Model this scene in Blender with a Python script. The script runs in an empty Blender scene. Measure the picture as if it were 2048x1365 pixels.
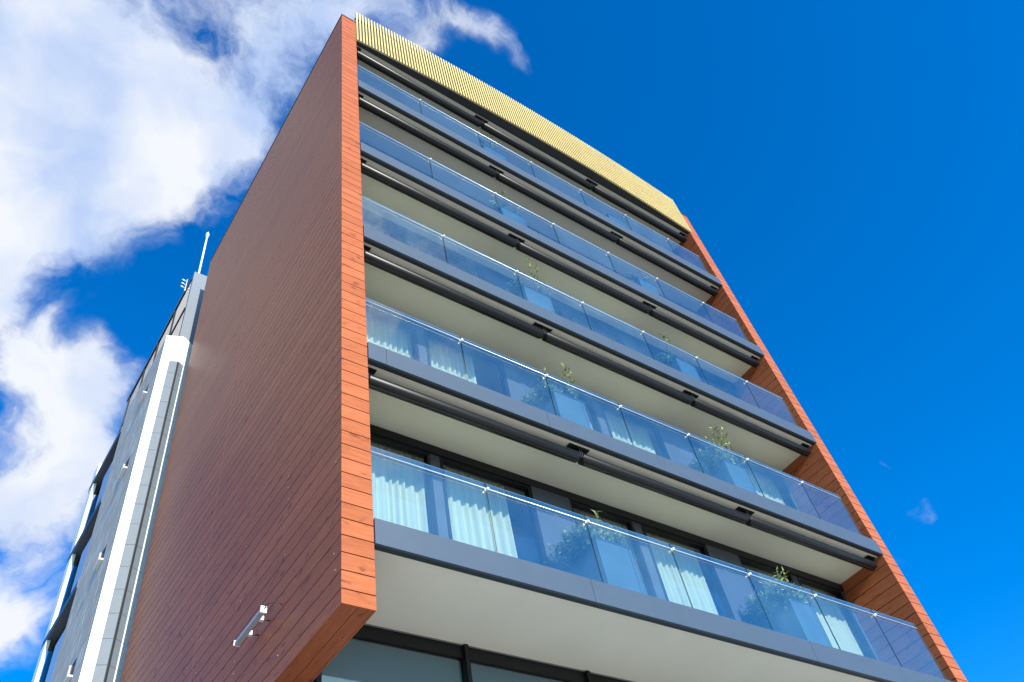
import bpy, bmesh, math, random
from mathutils import Vector, Matrix
random.seed(11)
sc = bpy.context.scene
COL = sc.collection

# ------------------------------------------------------------------ camera
W2C = ((0.8144929973, -0.5589440574, -0.1555078711),
       (0.3512377775, 0.6883881859, -0.6346288122),
       (0.4617717845, 0.4622804844, 0.7570096253))
cam_d = bpy.data.cameras.new('camera')
cam = bpy.data.objects.new('camera', cam_d)
COL.objects.link(cam)
r, d, f = (Vector(v) for v in W2C)
m = Matrix((r, -d, -f)).transposed().to_4x4()
m.translation = Vector((-3.41537, -6.71507, 0.05601))
cam.matrix_world = m
cam_d.sensor_width = 36.0
cam_d.lens = 29.047
cam_d.clip_start = 0.05
cam_d.clip_end = 3000
sc.camera = cam

# ------------------------------------------------------------------ light
SUN = Vector((-0.08, -1.0, 0.445)).normalized()
sun_d = bpy.data.lights.new('sun', 'SUN')
sun_d.energy = 4.6
sun_d.angle = math.radians(0.5)
sun_d.color = (1.0, 0.94, 0.85)
sun = bpy.data.objects.new('sun', sun_d)
COL.objects.link(sun)
sun.rotation_euler = SUN.to_track_quat('Z', 'Y').to_euler()
sun.location = (-4, -30, 20)

sc.view_settings.view_transform = 'Standard'
sc.view_settings.look = 'None'
sc.view_settings.gamma = 1.0
sc.view_settings.exposure = 0.64
sc.view_settings.use_curve_mapping = False
sc.cycles.max_bounces = 10
sc.cycles.diffuse_bounces = 4
sc.cycles.glossy_bounces = 5
sc.cycles.transparent_max_bounces = 24
sc.cycles.caustics_reflective = False

# ------------------------------------------------------------------ sky
def pix_dir(x, y):
    """world direction towards a spot of the sky (used once, to lay the clouds out on the celestial sphere)"""
    v = r * ((x - 1024) / 1652.46) + d * ((y - 682.5) / 1652.46) + f
    return v.normalized()

CLOUDS = [  # where each puff of cloud stands in the sky, its angular size and its weight
    (60, 60, 200, .55), (250, 110, 190, .62), (60, 300, 210, .62), (300, 300, 190, .66), (430, 230, 150, .62),
    (600, 130, 140, .5), (580, 20, 120, .45), (140, 400, 120, .55), (0, 470, 110, .6), (330, 380, 90, .5),
    (480, 265, 80, .5), (700, 40, 110, .45), (850, 30, 90, .40), (840, 100, 60, .38), (930, 45, 50, .32), (1000, 40, 60, .42), (1045, 80, 34, .30),
    (455, 75, 50, -.10), (110, 150, 70, -.34), (690, 130, 60, -.2), (330, 200, 50, -.15),
    (30, 740, 110, .85), (140, 790, 90, .72), (230, 690, 50, .3), (290, 730, 40, .22), (215, 745, 60, .5), (60, 900, 120, .85), (160, 940, 90, .65), (30, 1010, 90, .7), (60, 1110, 70, .35),
    (0, 600, 60, .55), (150, 1060, 70, .35), (60, 1210, 90, .55), (20, 1290, 100, .68), (110, 640, 40, .18), (10, 1095, 30, -.3),
    (1812, 968, 46, .36), (1835, 985, 20, .12), (1740, 890, 12, .25), (1785, 1090, 40, .12), (2030, 1360, 40, .2),
    (-300, 300, 400, .8), (-350, 560, 200, .5), (-500, -300, 500, .7), (300, -300, 260, .6), (700, -250, 200, .45),
]
w = bpy.data.worlds.new('World')
sc.world = w
w.use_nodes = True
nt = w.node_tree
nt.nodes.clear()
N = lambda t, tree=None: (tree or nt).nodes.new(t)
L = lambda a, b: nt.links.new(a, b)
out = N('ShaderNodeOutputWorld')
bg = N('ShaderNodeBackground')
L(bg.outputs[0], out.inputs[0])
SKY_STRENGTH = 0.15
bg.inputs['Strength'].default_value = SKY_STRENGTH
sky = N('ShaderNodeTexSky')
sky.sky_type = 'NISHITA'
sky.sun_disc = False
sky.sun_elevation = math.radians(24.1)
sky.sun_rotation = math.radians(184.6)
sky.air_density = 1.0
sky.dust_density = 0.8
sky.ozone_density = 4.0
hs = N('ShaderNodeHueSaturation')
hs.inputs['Saturation'].default_value = 1.40
hs.inputs['Value'].default_value = 1.08
L(sky.outputs[0], hs.inputs['Color'])
tint = N('ShaderNodeMix'); tint.data_type = 'RGBA'; tint.blend_type = 'MULTIPLY'
tint.inputs[0].default_value = 1.0
tint.inputs[7].default_value = (0.55, 1.0, 1.18, 1)
L(hs.outputs[0], tint.inputs[6])
tc = N('ShaderNodeTexCoord')
# warp the direction a little so that puffs get ragged rims
nz = N('ShaderNodeTexNoise'); nz.inputs['Scale'].default_value = 5.0; nz.inputs['Detail'].default_value = 5.0
nz.inputs['Roughness'].default_value = 0.55
L(tc.outputs['Generated'], nz.inputs['Vector'])
vs = N('ShaderNodeVectorMath'); vs.operation = 'SUBTRACT'; vs.inputs[1].default_value = (.5, .5, .5)
L(nz.outputs['Color'], vs.inputs[0])
vm = N('ShaderNodeVectorMath'); vm.operation = 'MULTIPLY_ADD'; vm.inputs[1].default_value = (.15, .15, .15)
L(vs.outputs[0], vm.inputs[0]); L(tc.outputs['Generated'], vm.inputs[2])
vn = N('ShaderNodeVectorMath'); vn.operation = 'NORMALIZE'
L(vm.outputs[0], vn.inputs[0])
PUFFS = [(pix_dir(x, y), rad / 1652.0 * 0.68, wt) for (x, y, rad, wt) in CLOUDS]
PUFFS += [(Vector(v).normalized(), rad, wt) for v, rad, wt in (      # thin cloud added out of view behind the camera to lighten glass reflections
    ((.45, -.62, .60), .40, .16), ((.30, -.60, .84), .13, .40), ((.12, -.62, .75), .22, .27), ((.80, -.42, .42), .22, .08))]
acc = None
for (dv, s, wt) in PUFFS:
    k = 2.0 / (s * s)
    dot = N('ShaderNodeVectorMath'); dot.operation = 'DOT_PRODUCT'
    dot.inputs[1].default_value = dv
    L(vn.outputs[0], dot.inputs[0])
    ma = N('ShaderNodeMath'); ma.operation = 'MULTIPLY_ADD'
    ma.inputs[1].default_value = k; ma.inputs[2].default_value = -k
    L(dot.outputs['Value'], ma.inputs[0])
    ex = N('ShaderNodeMath'); ex.operation = 'EXPONENT'
    L(ma.outputs[0], ex.inputs[0])
    ad = N('ShaderNodeMath'); ad.operation = 'MULTIPLY_ADD'
    ad.inputs[1].default_value = wt
    L(ex.outputs[0], ad.inputs[0])
    if acc is None: ad.inputs[2].default_value = 0.0
    else: L(acc.outputs[0], ad.inputs[2])
    acc = ad
n2 = N('ShaderNodeTexNoise'); n2.inputs['Scale'].default_value = 10.0; n2.inputs['Detail'].default_value = 10.0
n2.inputs['Roughness'].default_value = 0.64; n2.inputs['Distortion'].default_value = 0.1
L(vn.outputs[0], n2.inputs['Vector'])
n2s = N('ShaderNodeMath'); n2s.operation = 'MULTIPLY_ADD'; n2s.inputs[1].default_value = 2.0; n2s.inputs[2].default_value = -1.0
L(n2.outputs['Fac'], n2s.inputs[0])
sm = N('ShaderNodeMath'); sm.operation = 'ADD'
gate = N('ShaderNodeMath'); gate.operation = 'MULTIPLY'; gate.use_clamp = True; gate.inputs[1].default_value = 2.6
L(acc.outputs[0], gate.inputs[0])
gn = N('ShaderNodeMath'); gn.operation = 'MULTIPLY'
L(gate.outputs[0], gn.inputs[0]); L(n2s.outputs[0], gn.inputs[1])
L(acc.outputs[0], sm.inputs[0]); L(gn.outputs[0], sm.inputs[1])
mr = N('ShaderNodeMapRange'); mr.interpolation_type = 'SMOOTHSTEP'
mr.inputs['From Min'].default_value = 0.14; mr.inputs['From Max'].default_value = 0.86
L(sm.outputs[0], mr.inputs['Value'])
# body of the cloud: bluish thin parts to white thick parts
n3 = N('ShaderNodeTexNoise'); n3.inputs['Scale'].default_value = 6.0; n3.inputs['Detail'].default_value = 6.0
L(vn.outputs[0], n3.inputs['Vector'])
cr = N('ShaderNodeValToRGB')
cr.color_ramp.elements[0].position = 0.38; cr.color_ramp.elements[0].color = (2.2, 2.8, 4.1, 1)
cr.color_ramp.elements[1].position = 0.60; cr.color_ramp.elements[1].color = (3.9, 4.05, 4.3, 1)
L(n3.outputs['Fac'], cr.inputs[0])
mixc = N('ShaderNodeMix'); mixc.data_type = 'RGBA'
L(mr.outputs[0], mixc.inputs[0]); L(tint.outputs[2], mixc.inputs[6]); L(cr.outputs[0], mixc.inputs[7])
L(mixc.outputs[2], bg.inputs['Color'])

# ------------------------------------------------------------------ materials
def newmat(name):
    mt = bpy.data.materials.new(name); mt.use_nodes = True
    t = mt.node_tree
    return mt, t, t.nodes['Principled BSDF']

def simple(name, col, rough=.5, metal=0.0, spec=.5, noise=0.0, nscale=6.0, bump=0.0, bscale=60.0):
    mt, t, p = newmat(name)
    p.inputs['Base Color'].default_value = (*col, 1)
    p.inputs['Roughness'].default_value = rough
    p.inputs['Metallic'].default_value = metal
    p.inputs['Specular IOR Level'].default_value = spec
    co = t.nodes.new('ShaderNodeTexCoord')
    if noise:
        n = t.nodes.new('ShaderNodeTexNoise'); n.inputs['Scale'].default_value = nscale; n.inputs['Detail'].default_value = 6
        t.links.new(co.outputs['Object'], n.inputs['Vector'])
        mrr = t.nodes.new('ShaderNodeMapRange')
        mrr.inputs['From Min'].default_value = .3; mrr.inputs['From Max'].default_value = .7
        mrr.inputs['To Min'].default_value = 1 - noise; mrr.inputs['To Max'].default_value = 1 + noise
        t.links.new(n.outputs['Fac'], mrr.inputs['Value'])
        vmm = t.nodes.new('ShaderNodeVectorMath'); vmm.operation = 'SCALE'
        vmm.inputs[0].default_value = col
        t.links.new(mrr.outputs[0], vmm.inputs['Scale'])
        t.links.new(vmm.outputs[0], p.inputs['Base Color'])
    if bump:
        n = t.nodes.new('ShaderNodeTexNoise'); n.inputs['Scale'].default_value = bscale; n.inputs['Detail'].default_value = 4
        t.links.new(co.outputs['Object'], n.inputs['Vector'])
        b = t.nodes.new('ShaderNodeBump'); b.inputs['Strength'].default_value = bump; b.inputs['Distance'].default_value = .01
        t.links.new(n.outputs['Fac'], b.inputs['Height'])
        t.links.new(b.outputs[0], p.inputs['Normal'])
    return mt

def wood(name, along):
    """stained timber-look cladding boards; grain runs along the given axis"""
    mt, t, p = newmat(name)
    nn = t.nodes.new; lk = t.links.new
    co = nn('ShaderNodeTexCoord'); geo = nn('ShaderNodeNewGeometry')
    off = nn('ShaderNodeVectorMath'); off.operation = 'SCALE'; off.inputs[0].default_value = (13.7, 29.1, 17.3)
    lk(geo.outputs['Random Per Island'], off.inputs['Scale'])
    ad = nn('ShaderNodeVectorMath'); ad.operation = 'ADD'
    lk(co.outputs['Object'], ad.inputs[0]); lk(off.outputs[0], ad.inputs[1])
    mp = nn('ShaderNodeVectorMath'); mp.operation = 'MULTIPLY'
    sc3 = {'X': (1.6, 18, 26), 'Y': (18, 1.6, 26)}[along]
    mp.inputs[1].default_value = sc3
    lk(ad.outputs[0], mp.inputs[0])
    g = nn('ShaderNodeTexNoise'); g.inputs['Scale'].default_value = 1.6; g.inputs['Detail'].default_value = 7
    g.inputs['Roughness'].default_value = .62; g.inputs['Distortion'].default_value = .8
    lk(mp.outputs[0], g.inputs['Vector'])
    ramp = nn('ShaderNodeValToRGB')
    e = ramp.color_ramp.elements
    e[0].position = .28; e[0].color = (.29, .082, .033, 1)
    e[1].position = .72; e[1].color = (.45, .138, .062, 1)
    lk(g.outputs['Fac'], ramp.inputs[0])
    # knots: dark smudges drawn out along the grain
    kp = nn('ShaderNodeVectorMath'); kp.operation = 'MULTIPLY'
    kp.inputs[1].default_value = {'X': (5.0, 9, 11), 'Y': (9, 5.0, 11)}[along]
    lk(ad.outputs[0], kp.inputs[0])
    kn = nn('ShaderNodeTexNoise'); kn.inputs['Scale'].default_value = .9; kn.inputs['Detail'].default_value = 2
    lk(kp.outputs[0], kn.inputs['Vector'])
    km = nn('ShaderNodeMapRange'); km.interpolation_type = 'SMOOTHSTEP'
    km.inputs['From Min'].default_value = .60; km.inputs['From Max'].default_value = .76
    lk(kn.outputs['Fac'], km.inputs['Value'])
    kmul = nn('ShaderNodeMath'); kmul.operation = 'MULTIPLY'; kmul.inputs[1].default_value = .62
    lk(km.outputs[0], kmul.inputs[0])
    mx = nn('ShaderNodeMix'); mx.data_type = 'RGBA'
    mx.inputs[7].default_value = (.085, .028, .020, 1)
    lk(kmul.outputs[0], mx.inputs[0]); lk(ramp.outputs[0], mx.inputs[6])
    # every board a little lighter or darker
    hsn = nn('ShaderNodeHueSaturation')
    vr = nn('ShaderNodeMapRange'); vr.inputs['To Min'].default_value = .90; vr.inputs['To Max'].default_value = 1.08
    lk(geo.outputs['Random Per Island'], vr.inputs['Value'])
    lk(vr.outputs[0], hsn.inputs['Value']); lk(mx.outputs[2], hsn.inputs['Color'])
    lk(hsn.outputs[0], p.inputs['Base Color'])
    rr = nn('ShaderNodeMapRange'); p.inputs['Specular IOR Level'].default_value = .05; rr.inputs['To Min'].default_value = .28; rr.inputs['To Max'].default_value = .40
    lk(g.outputs['Fac'], rr.inputs['Value']); lk(rr.outputs[0], p.inputs['Roughness'])
    b = nn('ShaderNodeBump'); b.inputs['Strength'].default_value = .12; b.inputs['Distance'].default_value = .004
    lk(g.outputs['Fac'], b.inputs['Height']); lk(b.outputs[0], p.inputs['Normal'])
    return mt

def glass(name, tr, base, gain, gloss=(1, 1, .97), dust=0.0):
    mt = bpy.data.materials.new(name); mt.use_nodes = True
    t = mt.node_tree; t.nodes.clear()
    nn = t.nodes.new; lk = t.links.new
    o = nn('ShaderNodeOutputMaterial'); mix = nn('ShaderNodeMixShader')
    tp = nn('ShaderNodeBsdfTransparent'); tp.inputs[0].default_value = (*tr, 1)
    gl = nn('ShaderNodeBsdfGlossy'); gl.inputs['Roughness'].default_value = 0.0; gl.inputs[0].default_value = (*gloss, 1)
    co = nn('ShaderNodeTexCoord'); rn = nn('ShaderNodeTexNoise'); rn.inputs['Scale'].default_value = 1.1; rn.inputs['Detail'].default_value = 1.0
    lk(co.outputs['Object'], rn.inputs['Vector'])
    bp_ = nn('ShaderNodeBump'); bp_.inputs['Strength'].default_value = .35; bp_.inputs['Distance'].default_value = .02
    lk(rn.outputs['Fac'], bp_.inputs['Height']); lk(bp_.outputs[0], gl.inputs['Normal'])
    lw = nn('ShaderNodeLayerWeight'); lw.inputs['Blend'].default_value = .5      # 1 - cos of the angle of view
    pw = nn('ShaderNodeMath'); pw.operation = 'POWER'; pw.inputs[1].default_value = 5.0
    lk(lw.outputs['Facing'], pw.inputs[0])
    ma = nn('ShaderNodeMath'); ma.operation = 'MULTIPLY_ADD'; ma.use_clamp = True
    ma.inputs[1].default_value = gain; ma.inputs[2].default_value = base
    lk(pw.outputs[0], ma.inputs[0])
    ge = nn('ShaderNodeNewGeometry'); bk = nn('ShaderNodeMath'); bk.operation = 'SUBTRACT'; bk.inputs[0].default_value = 1.0
    lk(ge.outputs['Backfacing'], bk.inputs[1])                                   # the far face of the sheet adds nothing
    mu = nn('ShaderNodeMath'); mu.operation = 'MULTIPLY'
    lk(ma.outputs[0], mu.inputs[0]); lk(bk.outputs[0], mu.inputs[1]); lk(mu.outputs[0], mix.inputs[0])
    lk(tp.outputs[0], mix.inputs[1]); lk(gl.outputs[0], mix.inputs[2])
    if dust:                                                                       # a thin film of dust, uneven from pane to pane
        oi = nn('ShaderNodeObjectInfo'); dn = nn('ShaderNodeTexNoise'); dn.inputs['Scale'].default_value = 1.6; dn.inputs['Detail'].default_value = 5
        lk(co.outputs['Object'], dn.inputs['Vector'])
        d1 = nn('ShaderNodeMath'); d1.operation = 'MULTIPLY_ADD'; d1.inputs[1].default_value = .7; d1.inputs[2].default_value = .5
        lk(oi.outputs['Random'], d1.inputs[0])
        d2 = nn('ShaderNodeMath'); d2.operation = 'MULTIPLY'; lk(d1.outputs[0], d2.inputs[0]); lk(dn.outputs['Fac'], d2.inputs[1])
        d3 = nn('ShaderNodeMath'); d3.operation = 'MULTIPLY'; d3.inputs[1].default_value = dust * 2; lk(d2.outputs[0], d3.inputs[0])
        d4 = nn('ShaderNodeMath'); d4.operation = 'MULTIPLY'; lk(d3.outputs[0], d4.inputs[0]); lk(bk.outputs[0], d4.inputs[1])
        df = nn('ShaderNodeBsdfDiffuse'); df.inputs[0].default_value = (.45, .82, .95, 1)
        m3 = nn('ShaderNodeMixShader')
        lk(d4.outputs[0], m3.inputs[0]); lk(mix.outputs[0], m3.inputs[1]); lk(df.outputs[0], m3.inputs[2]); lk(m3.outputs[0], o.inputs[0])
    else:
        lk(mix.outputs[0], o.inputs[0])
    return mt

M = {}
M['wood_x'] = wood('timber_across', 'X')
M['wood_y'] = wood('timber_along', 'Y')
M['dark_gap'] = simple('cladding_backing', (.006, .004, .004), .9, spec=.1)
M['coping'] = simple('dark_coping', (.03, .028, .028), .4)
M['slate'] = simple('slate_fascia', (.052, .074, .105), .45, spec=.5, noise=.05, nscale=3)
M['dark_frame'] = simple('dark_window_frame', (.008, .008, .009), .4, spec=.25)
M['dark_return'] = simple('dark_fascia_return', (.02, .024, .024), .5)
M['panel'] = simple('slate_wall_panel', (.065, .078, .10), .5, spec=.3, noise=.05)
M['soffit'] = simple('painted_soffit', (.86, .80, .64), .8, noise=.03, nscale=1.3, bump=.05, bscale=120)
M['floor'] = simple('balcony_tiles', (.52, .50, .46), .6, noise=.1)
M['gold'] = simple('gold_anodised', (.82, .60, .22), .45, metal=.3, noise=.06, nscale=2)
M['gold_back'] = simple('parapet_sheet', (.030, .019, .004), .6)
M['black_metal'] = simple('black_metal', (.009, .008, .008), .38, spec=.32)
M['black_plate'] = simple('black_plate', (.010, .010, .011), .5)
M['steel'] = simple('brushed_steel', (.80, .82, .84), .42, metal=.6)
M['white_metal'] = simple('pale_metal', (.72, .74, .76), .35, metal=.3)
M['grey_metal'] = simple('grey_metal', (.42, .45, .48), .4, metal=.2)
M['planter'] = simple('slate_planter', (.085, .15, .22), .5, noise=.06)
M['interior'] = simple('dim_interior', (.22, .21, .20), .9)
M['facade_glass'] = glass('facade_glass', (.45, .5, .55), .30, .7)
M['curtain'] = simple('sheer_curtain', (.80, .71, .55), .9)
M['blind'] = simple('roller_blind', (.10, .155, .20), .8)
M['rail_glass'] = glass('balustrade_glass', (.88, .945, .945), .30, .8, dust=.032)
M['pane_glass'] = glass('window_glass', (.84, .91, .92), .10, .9)
M['glass_edge'] = simple('polished_glass_edge', (.55, .72, .78), .25)
M['screw'] = simple('screw_head', (.55, .42, .36), .4)
M['joint_strip'] = simple('copper_joint_strip', (.62, .33, .24), .5)
M['frosted'] = simple('frosted_balustrade', (.42, .46, .56), .25)
M['glass_side'] = simple('dark_glass_edge', (.02, .035, .035), .3)
M['white_render'] = simple('white_render', (.80, .80, .79), .75, noise=.02)
M['panel_and_shade'] = simple('grey_blue_panel_and_shade', (.15, .175, .20), .55, noise=.04)  # roof storey panel, and the shade band painted onto the prow corner
M['joint'] = simple('dark_joint', (.02, .021, .024), .7)
M['street'] = simple('concrete_road', (.50, .45, .37), .9, noise=.1, nscale=2)
M['paving'] = simple('pale_paving', (.66, .60, .50), .85, noise=.1, nscale=1.5)
M['earth'] = simple('ground', (.40, .37, .31), .9, noise=.15, nscale=.4)
M['bark'] = simple('stem', (.09, .07, .045), .8)

def leaf_mat():
    mt, t, p = newmat('leaf')
    geo = t.nodes.new('ShaderNodeNewGeometry')
    rp = t.nodes.new('ShaderNodeValToRGB')
    e = rp.color_ramp.elements
    e[0].color = (.06, .12, .045, 1); e[1].color = (.42, .46, .07, 1)
    e.new(.5).color = (.12, .20, .06, 1)
    t.links.new(geo.outputs['Random Per Island'], rp.inputs[0])
    t.links.new(rp.outputs[0], p.inputs['Base Color'])
    p.inputs['Roughness'].default_value = .4
    tr = t.nodes.new('ShaderNodeBsdfTranslucent')
    t.links.new(rp.outputs[0], tr.inputs[0])
    mx = t.nodes.new('ShaderNodeMixShader'); mx.inputs[0].default_value = .3
    o = t.nodes['Material Output']
    t.links.new(p.outputs[0], mx.inputs[1]); t.links.new(tr.outputs[0], mx.inputs[2])
    t.links.new(mx.outputs[0], o.inputs[0])
    return mt
M['leaf'] = leaf_mat()

def streaky_wall():
    """board-marked grey render with pale vertical streaks"""
    mt, t, p = newmat('grey_streaked_render')
    nn = t.nodes.new; lk = t.links.new
    co = nn('ShaderNodeTexCoord')
    n = nn('ShaderNodeTexNoise'); n.inputs['Scale'].default_value = .8; n.inputs['Detail'].default_value = 5
    lk(co.outputs['Object'], n.inputs['Vector'])
    rp = nn('ShaderNodeValToRGB')
    rp.color_ramp.elements[0].position = .3; rp.color_ramp.elements[0].color = (.44, .37, .32, 1)
    rp.color_ramp.elements[1].position = .7; rp.color_ramp.elements[1].color = (.53, .455, .40, 1)
    lk(n.outputs['Fac'], rp.inputs[0])
    mp = nn('ShaderNodeVectorMath'); mp.operation = 'MULTIPLY'; mp.inputs[1].default_value = (1, 11.0, .9)
    lk(co.outputs['Object'], mp.inputs[0])
    s = nn('ShaderNodeTexNoise'); s.inputs['Scale'].default_value = 1.5; s.inputs['Detail'].default_value = 0
    lk(mp.outputs[0], s.inputs['Vector'])
    mr_ = nn('ShaderNodeMapRange'); mr_.interpolation_type = 'SMOOTHSTEP'
    mr_.inputs['From Min'].default_value = .66; mr_.inputs['From Max'].default_value = .70; mr_.inputs['To Max'].default_value = .85
    lk(s.outputs['Fac'], mr_.inputs['Value'])
    mx = nn('ShaderNodeMix'); mx.data_type = 'RGBA'; mx.inputs[7].default_value = (.75, .74, .72, 1)
    lk(mr_.outputs[0], mx.inputs[0]); lk(rp.outputs[0], mx.inputs[6])
    sp = nn('ShaderNodeSeparateXYZ'); lk(co.outputs['Object'], sp.inputs[0])          # course lines of the render
    md = nn('ShaderNodeMath'); md.operation = 'PINGPONG'; md.inputs[1].default_value = .287; lk(sp.outputs['Z'], md.inputs[0])
    lt = nn('ShaderNodeMath'); lt.operation = 'LESS_THAN'; lt.inputs[1].default_value = .010; lk(md.outputs[0], lt.inputs[0])
    m2 = nn('ShaderNodeMix'); m2.data_type = 'RGBA'; m2.inputs[7].default_value = (.22, .20, .19, 1)
    lk(lt.outputs[0], m2.inputs[0]); lk(mx.outputs[2], m2.inputs[6]); lk(m2.outputs[2], p.inputs['Base Color'])
    p.inputs['Roughness'].default_value = .85
    return mt
M['streaked'] = streaky_wall()

# ------------------------------------------------------------------ mesh helpers
class MB:
    def __init__(s): s.v = []; s.f = []; s.mi = []; s.sm = []
    def face(s, pts, mi=0, smooth=False):
        i = len(s.v); s.v += [tuple(p) for p in pts]
        s.f.append(tuple(range(i, i + len(pts)))); s.mi.append(mi); s.sm.append(smooth)
    def box(s, x0, x1, y0, y1, z0, z1, mi=0, faces=None):
        i = len(s.v)
        s.v += [(x0, y0, z0), (x1, y0, z0), (x1, y1, z0), (x0, y1, z0), (x0, y0, z1), (x1, y0, z1), (x1, y1, z1), (x0, y1, z1)]
        F = [(0, 3, 2, 1), (4, 5, 6, 7), (0, 1, 5, 4), (1, 2, 6, 5), (2, 3, 7, 6), (3, 0, 4, 7)]  # bottom top front right back left
        for k, q in enumerate(F):
            s.f.append(tuple(i + a for a in q)); s.mi.append(mi if faces is None else faces[k]); s.sm.append(False)
    def tube(s, pts, rad, n=12, mi=0, cap=True):
        pts = [Vector(p) for p in pts]
        rads = rad if isinstance(rad, (list, tuple)) else [rad] * len(pts)
        i0 = len(s.v)
        for k, p in enumerate(pts):
            t = (pts[min(k + 1, len(pts) - 1)] - pts[max(k - 1, 0)]).normalized()
            a = Vector((0, 0, 1)) if abs(t.z) < .9 else Vector((1, 0, 0))
            u = t.cross(a).normalized(); vv = u.cross(t)
            for j in range(n):
                an = 2 * math.pi * j / n
                s.v.append(tuple(p + (u * math.cos(an) + vv * math.sin(an)) * rads[k]))
        for k in range(len(pts) - 1):
            for j in range(n):
                a = i0 + k * n + j; b = i0 + k * n + (j + 1) % n
                s.f.append((a, b, b + n, a + n)); s.mi.append(mi); s.sm.append(True)
        if cap:
            s.f.append(tuple(i0 + j for j in reversed(range(n)))); s.mi.append(mi); s.sm.append(False)
            e = i0 + (len(pts) - 1) * n
            s.f.append(tuple(e + j for j in range(n))); s.mi.append(mi); s.sm.append(False)
    def prism(s, plan, z0, z1, mi=0, top=None):
        n = len(plan)
        i = len(s.v)
        s.v += [(x, y, z0) for x, y in plan] + [(x, y, z1) for x, y in plan]
        s.f.append(tuple(i + k for k in reversed(range(n)))); s.mi.append(mi); s.sm.append(False)
        s.f.append(tuple(i + n + k for k in range(n))); s.mi.append(mi); s.sm.append(False)
        for k in range(n):
            a, b = i + k, i + (k + 1) % n
            s.f.append((a, b, b + n, a + n)); s.mi.append(mi); s.sm.append(False)
    def build(s, name, mats, parent=None, shift=(0, 0, 0)):
        me = bpy.data.meshes.new(name)
        sx, sy, sz = shift
        me.from_pydata([(x - sx, y - sy, z - sz) for x, y, z in s.v], [], s.f)
        if not isinstance(mats, (list, tuple)): mats = [mats]
        for m_ in mats: me.materials.append(m_)
        me.polygons.foreach_set('material_index', s.mi)
        me.polygons.foreach_set('use_smooth', s.sm)
        me.update()
        bm = bmesh.new(); bm.from_mesh(me)
        bmesh.ops.recalc_face_normals(bm, faces=bm.faces) if not getattr(s, 'keep', False) else None
        bm.to_mesh(me); bm.free()
        o = bpy.data.objects.new(name, me)
        COL.objects.link(o)
        o.location = shift
        if parent is not None:
            o.parent = parent
            # parents stay unrotated: a child's place is relative to its parents' places
            q = Vector(shift); pp = parent
            while pp is not None:
                q -= pp.location; pp = pp.parent
            o.location = q
        return o

def tag(o, label=None, cat=None, group=None, kind=None):
    if label: o['label'] = label
    if cat: o['category'] = cat
    if group: o['group'] = group
    if kind: o['kind'] = kind
    return o

def thing(name, label, cat, loc=(0, 0, 0), group=None):
    o = bpy.data.objects.new(name, None); COL.objects.link(o)
    o.location = loc; o.empty_display_size = .2
    return tag(o, label, cat, group)

# ------------------------------------------------------------------ measures (metres)
P = 3.2                       # storey
ZF = 18.67                    # underside of the top balcony's fascia
FT = .355                     # fascia height
X0, X1 = .404, 12.388         # clear width between the timber walls
XW = 12.788
H, B = 22.945, 5.019          # top and bottom of the timber walls
DEEP = 8.95
WALL = 1.15                   # window wall behind the balconies
GROUND = -1.6
JOINTS = [2.217, 3.985, 5.709, 7.463, 9.147, 10.859]
LEVEL = ['top', 'second', 'third', 'fourth', 'lowest']
ON = ['the top balcony', 'the second balcony from the top', 'the middle balcony', 'the second lowest balcony', 'the lowest balcony']

# ------------------------------------------------------------------ ground
g = MB(); g.box(-600, 600, -600, 600, GROUND - .3, GROUND - .13); tag(g.build('ground', M['earth']), kind='structure')
g = MB(); g.box(-200, 200, -16.0, -9.0, GROUND - .128, GROUND - .12); tag(g.build('road', M['street']), kind='structure')
g = MB(); g.box(-200, 200, -9.0, 1.4, GROUND - .128, GROUND); tag(g.build('pavement', M['paving']), kind='structure')

# ------------------------------------------------------------------ timber apartment building
BL = thing('apartment_building', 'tall timber clad apartment block with five glazed balconies and gold slatted crown', 'building', (0, 0, GROUND))

def joints():
    z = [B, 5.187]
    while z[-1] + .2295 < H - .02: z.append(z[-1] + .2295)
    z.append(H - .025)
    return z

def timber_wall(x0, x1, outer_left):
    mb = MB(); th = .022; gap = .015
    mb.box(x0 + th, x1 - th, th, DEEP - .02, B + th, H - .03, 1)
    zs = joints()
    for a, b in zip(zs[:-1], zs[1:]):
        mb.box(x0, x1, 0, th - .002, a + gap * (a > B), b, 0)                 # front boards
        for (ya, yb) in ((th, 4.656), (4.670, DEEP)):                      # boards on both flanks
            mb.box(x0, x0 + th - .001, ya, yb, a + gap * (a > B), b, 2)
            mb.box(x1 - th + .001, x1, ya, yb, a + gap * (a > B), b, 2)
    mb.box(x0 + .002, x0 + th, 4.658, 4.668, B + .03, H - .03, 5)             # strip in the butt joint
    if outer_left:                                                        # screw heads
        rnd = random.Random(4)
        for y in (.16, 1.55, 2.95, 4.45, 4.9, 6.3, 7.7):
            for z in zs[1:-1]:
                if rnd.random() < .22:
                    q = z + rnd.uniform(.03, .19); yy = y + rnd.uniform(-.02, .02)
                    mb.box(x0 - .003, x0 - .0005, yy - .007, yy + .007, q - .007, q + .007, 4)
    w_ = (x1 - x0 - 2 * th) / 2                                           # two boards on the underside
    for k in range(2):
        a = x0 + th + k * w_
        mb.box(a + .004, a + w_ - .004, th, DEEP, B + .002, B + th - .002, 2)
    mb.box(x0 - .012, x1 + .012, -.012, DEEP + .01, H - .022, H, 3)           # coping
    return mb.build('timber_wall', [M['wood_x'], M['dark_gap'], M['wood_y'], M['coping'], M['screw'], M['joint_strip']], BL)
timber_wall(0, X0, True)
timber_wall(X1, XW, False)

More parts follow.
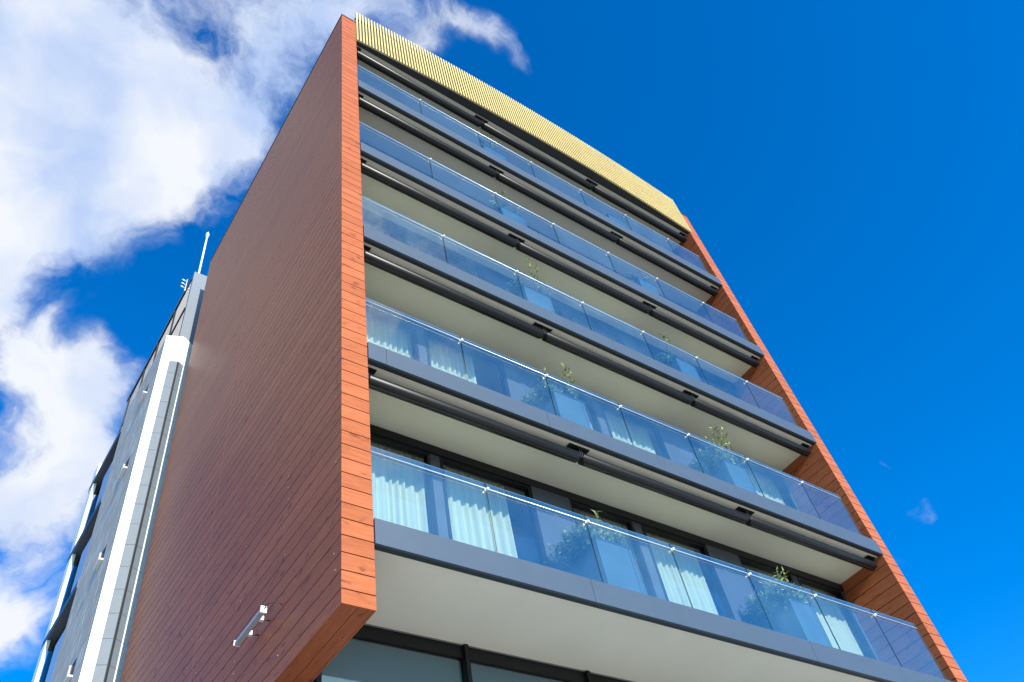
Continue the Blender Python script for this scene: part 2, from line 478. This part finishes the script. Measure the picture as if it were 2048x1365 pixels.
# balconies -----------------------------------------------------------------
def slab_mesh(z, zf, front_y=.0):
    mb = MB()
    return mb
def balcony(k):
    z = ZF - k * P
    mb = MB()                                                              # slab: soffit below, tiles above
    mb.box(X0 + .002, X1 - .002, .094, 1.47 if k == 4 else WALL + .3, z + .018, z + .29, 0, faces=(0, 1, 0, 0, 0, 0))
    bal = mb.build('balcony', [M['soffit'], M['floor']], BL)
    mb = MB()
    cuts = [X0 + .004] + ({1: [4.9], 2: [6.1], 3: [.705, 3.656], 4: [3.637, 8.137]}.get(k, [])) + [12.421]
    for a, b in zip(cuts[:-1], cuts[1:]):
        mb.box(a + .003, b - .003, -.02, .02, z, z + FT, 0)
        mb.box(a + .003, b - .003, .021, .0935, z + .001, z + .28, 1)
    mb.box(X0 + .01, X1 - .01, .021, .0935, z + .284, z + FT - .01, 1)
    mb.build('fascia', [M['slate'], M['dark_return']], bal)
    zt = z + FT + 1.252
    xs = [X0 + .012] + JOINTS + [12.300]
    for a, b in zip(xs[:-1], xs[1:]):
        mb = MB(); mb.box(a + .011, b - .011, .0945, .1065, z + .30, zt, 0, faces=(2, 1, 0, 2, 0, 2))
        mb.build('glass_panel', [M['rail_glass'], M['glass_edge'], M['glass_side']], bal)
    mb = MB(); zr = zt - .125
    mb.tube([(X0 + .004, .066, zr), (12.17, .066, zr)], .006, 8)
    rail = mb.build('handrail', M['steel'], bal)
    for x in JOINTS:
        mb = MB()
        mb.tube([(x, .040, zr), (x, .128, zr)], [.019, .019], 10)
        mb.tube([(x - .045, .058, zr - .015), (x - .05, .058, zr - .06)], .008, 6)
        mb.build('rail_clip', M['white_metal'], rail)
    for x in (3.65, 7.64, 11.62):
        mb = MB(); mb.tube([(x, .13, z + .29), (x, .13, z + .45)], .016, 8)
        mb.build('glass_spigot', M['white_metal'], bal)
    return bal
for k in range(5): balcony(k)

# roof slab over the top balcony and gold screen
ZR = 21.64
mb = MB(); mb.box(X0 + .002, X1 - .002, .12, DEEP - .05, ZR + .018, ZR + .3, 0); mb.build('roof_slab', M['soffit'], BL)
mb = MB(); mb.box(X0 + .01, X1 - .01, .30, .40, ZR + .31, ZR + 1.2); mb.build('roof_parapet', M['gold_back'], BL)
mb = MB(); nb = 137
GX0, GX1 = .415, 12.43
def bow(x):                                                                # the screen bellies out over the street
    t = (x - GX0) / (GX1 - GX0) * 2 - 1
    return -.16 * (1 - t * t)
for i in range(nb):
    x = GX0 + (GX1 - GX0 - .036) * i / (nb - 1); y = bow(x)
    mb.box(x, x + .036, y - .034, y + .012, 21.62, 23.70, 0)
ns = 24
for i in range(ns):
    xa = X0 + .012 + (X1 - X0 - .022) * i / ns; xb = X0 + .012 + (X1 - X0 - .022) * (i + 1) / ns
    ya, yb = bow(xa), bow(xb)
    mb.prism([(xa, ya + .014), (xb, yb + .014), (xb, .115), (xa, .115)], 21.632, 21.70, 1)
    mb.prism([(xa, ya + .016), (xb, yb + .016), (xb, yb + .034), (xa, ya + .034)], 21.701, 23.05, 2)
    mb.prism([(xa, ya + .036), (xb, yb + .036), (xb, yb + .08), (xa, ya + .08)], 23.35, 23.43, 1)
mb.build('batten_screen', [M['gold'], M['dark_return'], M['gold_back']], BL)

# window wall ------------------------------------------------------------------
WIN = [(.47, 2.11), (2.29, 4.06), (4.87, 6.33), (6.55, 8.18), (9.08, 10.66), (10.84, 12.28)]
def window_wall(k):
    z = ZF - k * P
    z0 = z + .292; z1 = z + P + .016
    y = WALL
    mb = MB()
    solid = [(X0 + .003, WIN[0][0])] + [(WIN[i][1], WIN[i + 1][0]) for i in range(5)] + [(WIN[5][1], X1 - .003)]
    for a, b in solid: mb.box(a + .002, b - .002, y + (.03 if b - a < .3 else .0), y + .2, z0, z1 - .17)
    mb.box(X0 + .003, X1 - .003, y + .0, y + .2, z1 - .168, z1 - .003, 1)
    mb.build('wall_panel', [M['panel'], M['dark_frame']], BL)
    for a, b in WIN:
        mb = MB(); fw = .055; yf = y + .02; yb = y + .13
        zt = z1 - .172
        mb.box(a, a + fw, yf, yb, z0 + .002, zt); mb.box(b - fw, b, yf, yb, z0 + .002, zt)
        mb.box(a + fw, b - fw, yf, yb, zt - fw, zt); mb.box(a + fw, b - fw, yf, yb, z0 + .002, z0 + fw)
        wn = mb.build('window', M['dark_frame'], BL)
        mb = MB(); mb.box(a + fw, b - fw, y + .07, y + .082, z0 + fw, zt - fw)
        mb.build('pane', M['pane_glass'], wn)
    mb = MB()                                                              # the rooms behind
    mb.box(X0 + .003, X1 - .003, 4.6, 4.7, z0, z1)
    mb.box(X0 + .003, X1 - .003, y + .31, 4.6, z + .02, z + .285)
    mb.box(4.45, 4.5, y + .21, 4.6, z0, z1 - .02); mb.box(8.6, 8.65, y + .21, 4.6, z0, z1 - .02)
    mb.build('room_wall', M['interior'], BL)
for k in range(5): window_wall(k)

# shopfront glazing below the lowest balcony
ZB = ZF - 4 * P
CW = thing
mb = MB()
ms = [.46 + 2.09 * i for i in range(6)]
for x in ms: mb.box(x - .03, x + .03, 1.44, 1.58, GROUND, ZB + .012)
mb.box(ms[0], X1, 1.50, 1.60, ZB - .16, ZB + .013)
mb.box(ms[0], X1, 1.48, 1.58, 1.3, 1.4)
cw = mb.build('curtain_wall', M['dark_frame'], BL)
for a, b in zip(ms[:-1], ms[1:]):
    q = MB(); q.box(a + .03, b - .03, 1.53, 1.545, 1.4, ZB - .16); q.build('pane', M['pane_glass'], cw)
    q = MB(); q.box(a + .04, b - .04, 1.565, 1.572, 1.5, ZB - .17); q.build('roller_blind', M['blind'], cw)
mb = MB(); mb.box(.45, X1, 2.2, DEEP - .1, GROUND, ZB); mb.box(.42, .455, 1.6, DEEP - .1, GROUND, B + .1)
mb.build('lower_wall', M['panel'], BL)

# ------------------------------------------------------------------ awnings
SEG = [(.52, 4.36), (4.44, 8.375), (8.455, 12.27)]
PL = [((.49, .635), (4.175, 4.385)), ((4.395, 4.60), (8.20, 8.41)), ((8.42, 8.625), (12.10, 12.36))]
POS = ['leftmost', 'middle', 'rightmost']
UNDER = ['the gold screen'] + ON[:4]
def awning(k, i):
    zs = (ZR if k == 0 else ZF - (k - 1) * P) + .018
    if k == 0: zc = zs - .23
    else: zc = zs - .167
    yc = .255
    lab = '%s black roller awning tube under %s' % (POS[i], UNDER[k])
    a, b = SEG[i]
    loc = ((a + b) / 2, yc, zs)
    t = thing('roller_awning', lab, 'awning', loc, 'roller awnings under the balconies')
    mb = MB(); R_ = .1
    mb.tube([(a, yc, zc), (a + .004, yc, zc), (a + .016, yc, zc), (b - .016, yc, zc), (b - .004, yc, zc), (b, yc, zc)], [R_ * .72, R_ * .93, R_, R_, R_ * .93, R_ * .72], 24)
    mb.box(a + .03, b - .03, yc - .02, yc + .03, zc - .112, zc - .09)       # bottom bar of the rolled cloth
    mb.build('roller_tube', M['black_metal'], t, loc)
    for (pa, pb), end, s in zip(PL[i], (a, b), (-1, 1)):
        mb = MB()
        mb.box(pa, pb, .148, .268, zs - .016, zs - .002)
        for hx in range(3):                                               # bolt heads
            for hy in (.17, .245):
                x = pa + (pb - pa) * (hx + .5) / 3
                mb.box(x - .01, x + .01, hy - .01, hy + .01, zs - .026, zs - .017)
        xa = end + s * .006
        mb.box(min(xa, xa + s * .024), max(xa, xa + s * .024), .17, .30, zc - .06, zs - .017)
        mb.tube([(end - s * .01, yc, zc), (xa + s * .03, yc, zc)], .03, 10)
        mb.build('mounting_bracket', M['black_plate'], t, loc)
for k in range(5):
    for i in range(3): awning(k, i)

# ------------------------------------------------------------------ curtains
CUR = [(0, .45, 2.24, 'first window from left'), (1, 2.27, 3.64, 'second window from left'),
       (2, 5.32, 6.50, 'third window from left'), (3, 6.62, 8.10, 'fourth window from left'),
       (4, 9.9, 10.82, 'fifth window from left'), (5, 10.90, 12.33, 'rightmost window')]
def curtain(k, a, b, where, seed):
    rnd = random.Random(seed)
    z0 = ZF - k * P + .31; z1 = ZF - (k - 1) * P - .10
    mb = MB(); n = int((b - a) / .012)
    ph = [0.0]
    wl = .155
    for i in range(n):
        if i % 14 == 0: wl = rnd.uniform(.095, .21)
        ph.append(ph[-1] + 2 * math.pi * .012 / wl)
    rows = 9
    yb = WALL + .235
    for j in range(rows + 1):
        tz = j / rows
        amp = (.055 - .02 * tz)
        for i in range(n + 1):
            x = a + (b - a) * i / n
            s = math.sin(ph[i]) 
            s = math.copysign(abs(s) ** .8, s)
            y = yb + amp * s * (.75 + .35 * math.sin(i * .021 + seed)) + .012 * math.sin(ph[i] * .31 + tz * 1.5)
            mb.v.append((x + .012 * math.sin(ph[i] * .5 + tz * 2) * (1 - tz), y, z0 + (z1 - z0) * tz))
    for j in range(rows):
        for i in range(n):
            q = j * (n + 1) + i
            mb.f.append((q, q + 1, q + n + 2, q + n + 1)); mb.mi.append(0); mb.sm.append(True)
    loc = ((a + b) / 2, yb, z0)
    o = mb.build('curtain', M['curtain'], None, loc)
    tag(o, 'cream curtain behind the %s of %s' % (where, ON[k]), 'curtain', 'cream curtains behind the balcony windows')
for k in (2, 3, 4):
    for (i, a, b, wh) in CUR:
        rr = random.Random(k * 10 + i)
        e = 0 if k == 4 else rr.uniform(-.12, .12)
        curtain(k, a, b + e * (i in (1, 3)), wh, k * 31 + i)

# ------------------------------------------------------------------ planters and shrubs
def planter(k, x0, x1, side):
    z0 = ZF - k * P + .292; z1 = ZF - k * P + 1.388
    loc = ((x0 + x1) / 2, .65, z0)
    mb = MB(); t = .03
    ya, yb = .25, 1.09
    mb.box(x0, x1, ya, ya + t, z0, z1); mb.box(x0, x1, yb - t, yb, z0, z1)
    mb.box(x0, x0 + t, ya + t, yb - t, z0, z1); mb.box(x1 - t, x1, ya + t, yb - t, z0, z1)
    mb.box(x0 + t, x1 - t, ya + t, yb - t, z0 + .02, z1 - .06, 1)
    mb.box(x0 - .012, x1 + .012, ya - .012, ya + t + .01, z1 + .001, z1 + .022)
    mb.box(x0 - .012, x0 + t + .01, ya + t + .011, yb, z1 + .001, z1 + .022)
    mb.box(x1 - t - .01, x1 + .012, ya + t + .011, yb, z1 + .001, z1 + .022)
    mb.box(x1 - .06, x1 - .052, ya - .004, ya - .001, z0, z1 - .002, 1)
    o = mb.build('planter_box', [M['planter'], M['joint']], None, loc)
    tag(o, 'tall slate planter box on %s, %s of two' % (ON[k], side), 'planter', 'slate planter boxes on the balconies')
    return z1

def leaf(mb, p, dirv, ln, wd, up):
    dirv = dirv.normalized(); s = dirv.cross(up)
    if s.length < 1e-3: s = dirv.cross(Vector((1, 0, 0)))
    s.normalize(); n = s.cross(dirv)
    i = len(mb.v)
    mid = p + dirv * ln * .45 
    for q in (p, mid + s * wd * .5 + n * wd * .12, p + dirv * ln - n * ln * .12, mid - s * wd * .5 + n * wd * .12, ):
        mb.v.append(tuple(q))
    mb.f.append((i, i + 1, i + 2, i + 3)); mb.mi.append(0); mb.sm.append(False)

def shrub(k, x0, x1, zt, side, dens, height, sprigs, over, seed, label):
    rnd = random.Random(seed)
    loc = ((x0 + x1) / 2, .7, zt - .05)
    t = thing('shrub', label, 'plant', loc, 'shrubs in the balcony planters')
    fo = MB(); fo.keep = True
    st = MB()
    up = Vector((0, 0, 1))
    def twig(base, tip, nl, ls):
        mid = (base + tip) / 2 + Vector((rnd.uniform(-.04, .04), rnd.uniform(-.04, .04), .03))
        st.tube([base, mid, tip], [.006, .0045, .0025], 5)
        for q in range(nl):
            tt = .25 + .75 * (q + rnd.random() * .6) / nl
            pp = base.lerp(mid, tt * 2) if tt < .5 else mid.lerp(tip, min(1, tt * 2 - 1))
            dv = (tip - base).normalized() * .5 + Vector((rnd.gauss(0, 1), rnd.gauss(0, 1), rnd.gauss(.1, .7))).normalized() * .9
            leaf(fo, pp, dv, ls * rnd.uniform(.75, 1.25), ls * rnd.uniform(.32, .46), Vector((rnd.gauss(-.1, .5), rnd.gauss(-1.2, .6), .8)))
    n = int(dens * 1.3)
    for i in range(n):
        b = Vector((rnd.uniform(x0 + .05, x1 - .05), rnd.uniform(.32, 1.02), zt - .05))
        lean = rnd.random()
        tx = b.x + rnd.gauss(0, .09)
        tz = zt + height * rnd.uniform(.2, 1.0)
        ty = b.y + rnd.gauss(-.02, .08)
        if rnd.random() < over:                                            # spills over the left side
            b.x = x0 + .06; tx = x0 - rnd.uniform(.05, .26); tz = zt + rnd.uniform(-.10, height * .75)
        ty = min(max(ty, .2), 1.10)
        twig(b, Vector((tx, ty, tz)), rnd.randint(12, 18), .095)
    for (sx, sy, hh) in sprigs:
        b = Vector((x0 + sx, sy, zt - .05))
        tip = Vector((x0 + sx + rnd.uniform(-.05, .05), sy - rnd.uniform(0, .08), zt + hh))
        twig(b, tip, int(8 + hh * 12), .10)
    st.build('stem', M['bark'], t, loc)
    fo.build('foliage', M['leaf'], t, loc)

PX = [(4.254, 4.945), (8.585, 9.20)]
SH = {  # level, side: density, height, sprigs (x, y, height), spill, look
    (0, 0): (22, 0.26, [(0.4, 0.4, 1.15), (0.5, 0.4, 1.3), (0.58, 0.4, 1.36)], 0.25, 'small shrub with yellow green tip in the left planter of the top balcony'),
    (0, 1): (30, 0.30, [], 0.50, 'low pale shrub in the right planter of the top balcony'),
    (1, 0): (46, 0.34, [(0.3, 0.36, 1.0), (0.6, 0.4, 0.7)], 0.35, 'low leafy shrub in the left planter of the second balcony from the top'),
    (1, 1): (26, 0.26, [], 0.50, 'sparse little shrub in the right planter of the second balcony from the top'),
    (2, 0): (66, 0.36, [(0.38, 0.34, 1.42), (0.62, 0.35, 1.14), (0.75, 0.35, 0.95), (0.1, 0.4, 0.7)], 0.50, 'spreading shrub with tall bright sprigs in the left planter of the middle balcony'),
    (2, 1): (60, 0.36, [(0.06, 0.36, 1.0), (0.12, 0.4, 0.9)], 0.40, 'rounded shrub with one short sprig in the right planter of the middle balcony'),
    (3, 0): (95, 0.50, [(0.48, 0.35, 1.05), (0.6, 0.35, 0.98), (0.66, 0.4, 0.85), (0.0, 0.4, 0.68)], 0.45, 'dense shrub with two bright sprigs in the left planter of the second lowest balcony'),
    (3, 1): (110, 0.60, [(0.15, 0.35, 1.08), (0.3, 0.36, 1.2), (0.4, 0.35, 1.15), (0.62, 0.36, 1.3), (0.55, 0.4, 1.1), (-0.05, 0.4, 0.7)], 0.40, 'bushy shrub with many tall sprigs in the right planter of the second lowest balcony'),
    (4, 0): (150, 0.46, [(0.28, 0.4, 0.68)], 0.50, 'dense dark shrub spilling over the left planter of the lowest balcony'),
    (4, 1): (170, 0.50, [(0.12, 0.4, 0.7), (0.25, 0.42, 0.72), (0.4, 0.4, 0.75), (0.5, 0.4, 0.72)], 0.45, 'large dense shrub with upright tips in the right planter of the lowest balcony'),
}
for k in range(5):
    for j, (a, b) in enumerate(PX):
        zt = planter(k, a, b, ('left', 'right')[j])
        dn, hh, sp, ov, lb = SH[(k, j)]
        shrub(k, a, b, zt, j, dn, hh, sp, ov, 100 + k * 7 + j, lb)

# ------------------------------------------------------------------ tube light on the timber flank
FL = thing('wall_light', 'slim white tube light clamped to the dark timber side wall', 'light', (0, 2.0, 5.93))
lc = (0, 2.0, 5.93)
mb = MB()
mb.box(-.215, -.150, 1.64, 2.40, 5.865, 5.905)
mb.box(-.205, -.160, 1.66, 2.38, 5.905, 5.925)
mb.build('housing', M['grey_metal'], FL, lc)
mb = MB(); mb.box(-.220, -.145, 1.618, 1.642, 5.850, 5.935); mb.build('end_cap', M['white_render'], FL, lc)
mb = MB(); mb.box(-.222, -.143, 2.40, 2.412, 5.858, 5.93); mb.build('end_cap', M['white_render'], FL, lc)
for y in (1.855, 2.19):
    mb = MB()
    mb.box(-.135, -.090, y - .026, y + .026, 5.893, 5.950)
    mb.box(-.150, -.135, y - .012, y + .012, 5.885, 5.915)
    mb.tube([(-.090, y, 5.92), (-.001, y, 5.92)], .010, 8, 1)
    mb.build('clamp', [M['white_render'], M['black_plate']], FL, lc)
mb = MB(); mb.tube([(-.18, 1.612, 5.90), (-.16, 1.57, 5.94), (-.09, 1.54, 5.965), (-.03, 1.52, 5.95), (-.001, 1.52, 5.935)], .006, 6)
mb.build('cable', M['black_plate'], FL, lc)

# ------------------------------------------------------------------ white neighbour behind
XN = -.568; ZW = 19.74; YE = 13.14; YF = 16.18; YN = 9.754
NB = thing('office_building', 'white and grey building with angled corner standing behind the timber block', 'building', (XN, YN, GROUND))
Cn = (-.142, 9.591)                                                        # corner edge of the prow
mb = MB()
mb.prism([(XN, YE), (XN, YN + .02), (-.146, 9.613), (4.87, 12.66), (4.87, 22), (1.9, 22), (1.9, YE)], GROUND, ZW, 0)
mb.build('wall', [M['streaked']], NB)
def on(a, b, s): return (a[0] + (b[0] - a[0]) * s, a[1] + (b[1] - a[1]) * s)
# cladding slabs on the prow: white, corner shade band coloured in grey blue
mb = MB()
rows = [19.72, 18.62, 18.135, 17.554]
z = 16.978
while z > GROUND: rows.append(z); z -= .574
rows.append(GROUND)
F2 = (1.526, 10.616)
def slab(a, b, z0, z1, mi, off=.026):
    dx, dy = b[0] - a[0], b[1] - a[1]; ln = math.hypot(dx, dy); nx, ny = dy / ln, -dx / ln
    mb.prism([(a[0] + nx * off, a[1] + ny * off), (b[0] + nx * off, b[1] + ny * off),
              (b[0] - nx * .004, b[1] - ny * .004), (a[0] - nx * .004, a[1] - ny * .004)], z0, z1, mi)
Ee = (XN - .005, YN)
for i, (zt_, zb_) in enumerate(zip(rows[:-1], rows[1:])):
    low = i >= 1
    slab(Ee, on(Ee, Cn, .50 if low else 1.0), zb_ + .008, zt_, 0)
    if low:
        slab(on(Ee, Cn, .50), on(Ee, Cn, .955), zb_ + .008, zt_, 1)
        slab(on(Ee, Cn, .957), on(Ee, Cn, 1.0), zb_, zt_, 2, .012)
        slab(on(Cn, F2, .0), on(Cn, F2, .013), zb_, zt_, 2, .012)
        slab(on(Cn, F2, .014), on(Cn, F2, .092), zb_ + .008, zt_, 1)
    slab(on(Cn, F2, .092 if low else .006), on(Cn, F2, .95), zb_ + .008, zt_, 0)
mb.build('corner_cladding', [M['white_render'], M['panel_and_shade'], M['joint']], NB)
# glazed roof storey
XP = -.216; YP = 9.842; ZP = 23.33; YB = 15.95
mb = MB()
mb.prism([(XP, YP), (3.0, YP), (3.0, YP + .13), (XP, YP + .13)], ZW + .003, ZP, 0)
mb.prism([(XP + .35, YP + .14), (3.0, YP + .14), (3.0, YB), (XP + .35, YB)], ZW + .003, 23.05, 1)
rs = mb.build('roof_storey', [M['panel_and_shade'], M['interior']], NB)
mb = MB()
for y in (11.38, 12.94, 14.24, 15.74): mb.box(XP - .025, XP + .025, y, y + .04, ZW + .004, 23.08)
mb.box(XP - .022, XP + .022, YP + .14, YB, 21.53, 21.58)
mb.build('glazing_bar', M['dark_frame'], rs)
mb = MB(); mb.box(XP, XP + .012, YP + .134, YB, ZW + .01, 23.09)
mb.build('pane', M['facade_glass'], rs)
mb = MB(); mb.box(XP - .03, 3.0, 10.6, YB + .1, 23.10, 23.20); mb.box(XP - .02, XP + .02, YP + .14, 10.6, 23.095, 23.15); mb.build('roof_edge', M['coping'], rs)
# balconies at the far end of the flank
for zs in (18.88, 16.20, 13.47, 10.66, 7.84):
    q = MB(); q.box(XN - .015, 1.88, YE + .002, YF, zs, zs + .24, 0)
    q.build('balcony_slab', M['slate'], NB)
    q = MB(); q.box(XN + .004, XN + .02, YE + .003, YE + .85, zs - 2.8 + .25, zs - 1.12)
    q.build('balustrade_glass', M['frosted'], NB)
mb = MB(); mb.box(XN - .01, XN + .085, YF - .53, YF - .05, GROUND, 19.72); mb.build('corner_column', M['white_render'], NB)
mb = MB(); mb.box(XN + .22, XN + .28, YE + .87, YF + .3, GROUND, 18.87); mb.build('recessed_glazing', M['dark_frame'], NB)
mb = MB(); mb.box(XN + .23, 1.85, YE + .003, YE + .868, GROUND, 18.86); mb.build('recess_wall', M['dark_frame'], NB)
# small hopper windows with projecting pale sills
for zs in (18.15, 15.37, 12.6, 9.78, 7.0):
    mb = MB(); y = 10.59
    mb.box(XN - .004, XN, y, y + .37, zs, zs + .40, 1)
    mb.box(XN - .045, XN - .004, y + .37, y + .41, zs - .02, zs + .41, 2)
    mb.box(XN - .09, XN - .004, y - .035, y + .41, zs - .06, zs - .021, 0)
    mb.build('vent_window', [M['white_render'], M['dark_frame'], M['streaked']], NB)

# flagpole and little aerial on the neighbour's roof
fl = (.004, 10.29, 23.2)
FP = thing('flagpole', 'thin white flagpole with a finial on the roof of the white building', 'flagpole', fl)
mb = MB(); mb.tube([(.004, 10.29, 23.1), (.004, 10.29, 26.2)], [.036, .028], 12); mb.build('pole', M['white_render'], FP, fl)
mb = MB()
prof = [(.026, 26.19), (.07, 26.23), (.07, 26.26), (.026, 26.29), (.062, 26.33), (.07, 26.37), (.044, 26.43), (.011, 26.46), (.007, 26.55)]
mb.tube([(.004, 10.29, q_) for _, q_ in prof], [a for a, _ in prof], 14)
mb.build('finial', M['steel'], FP, fl)
al = (-.2, 10.81, 23.2)
AN = thing('aerial', 'small three armed metal aerial at the roof edge of the white building', 'antenna', al)
mb = MB(); mb.tube([(-.2, 10.81, 23.19), (-.2, 10.81, 24.1)], .016, 8); mb.build('mast', M['white_metal'], AN, al)
for i in range(3):
    mb = MB(); mb.tube([(-.37, 10.75, 23.56 + .185 * i), (-.18, 10.81, 23.58 + .185 * i)], .02, 8); mb.build('arm', M['white_metal'], AN, al)
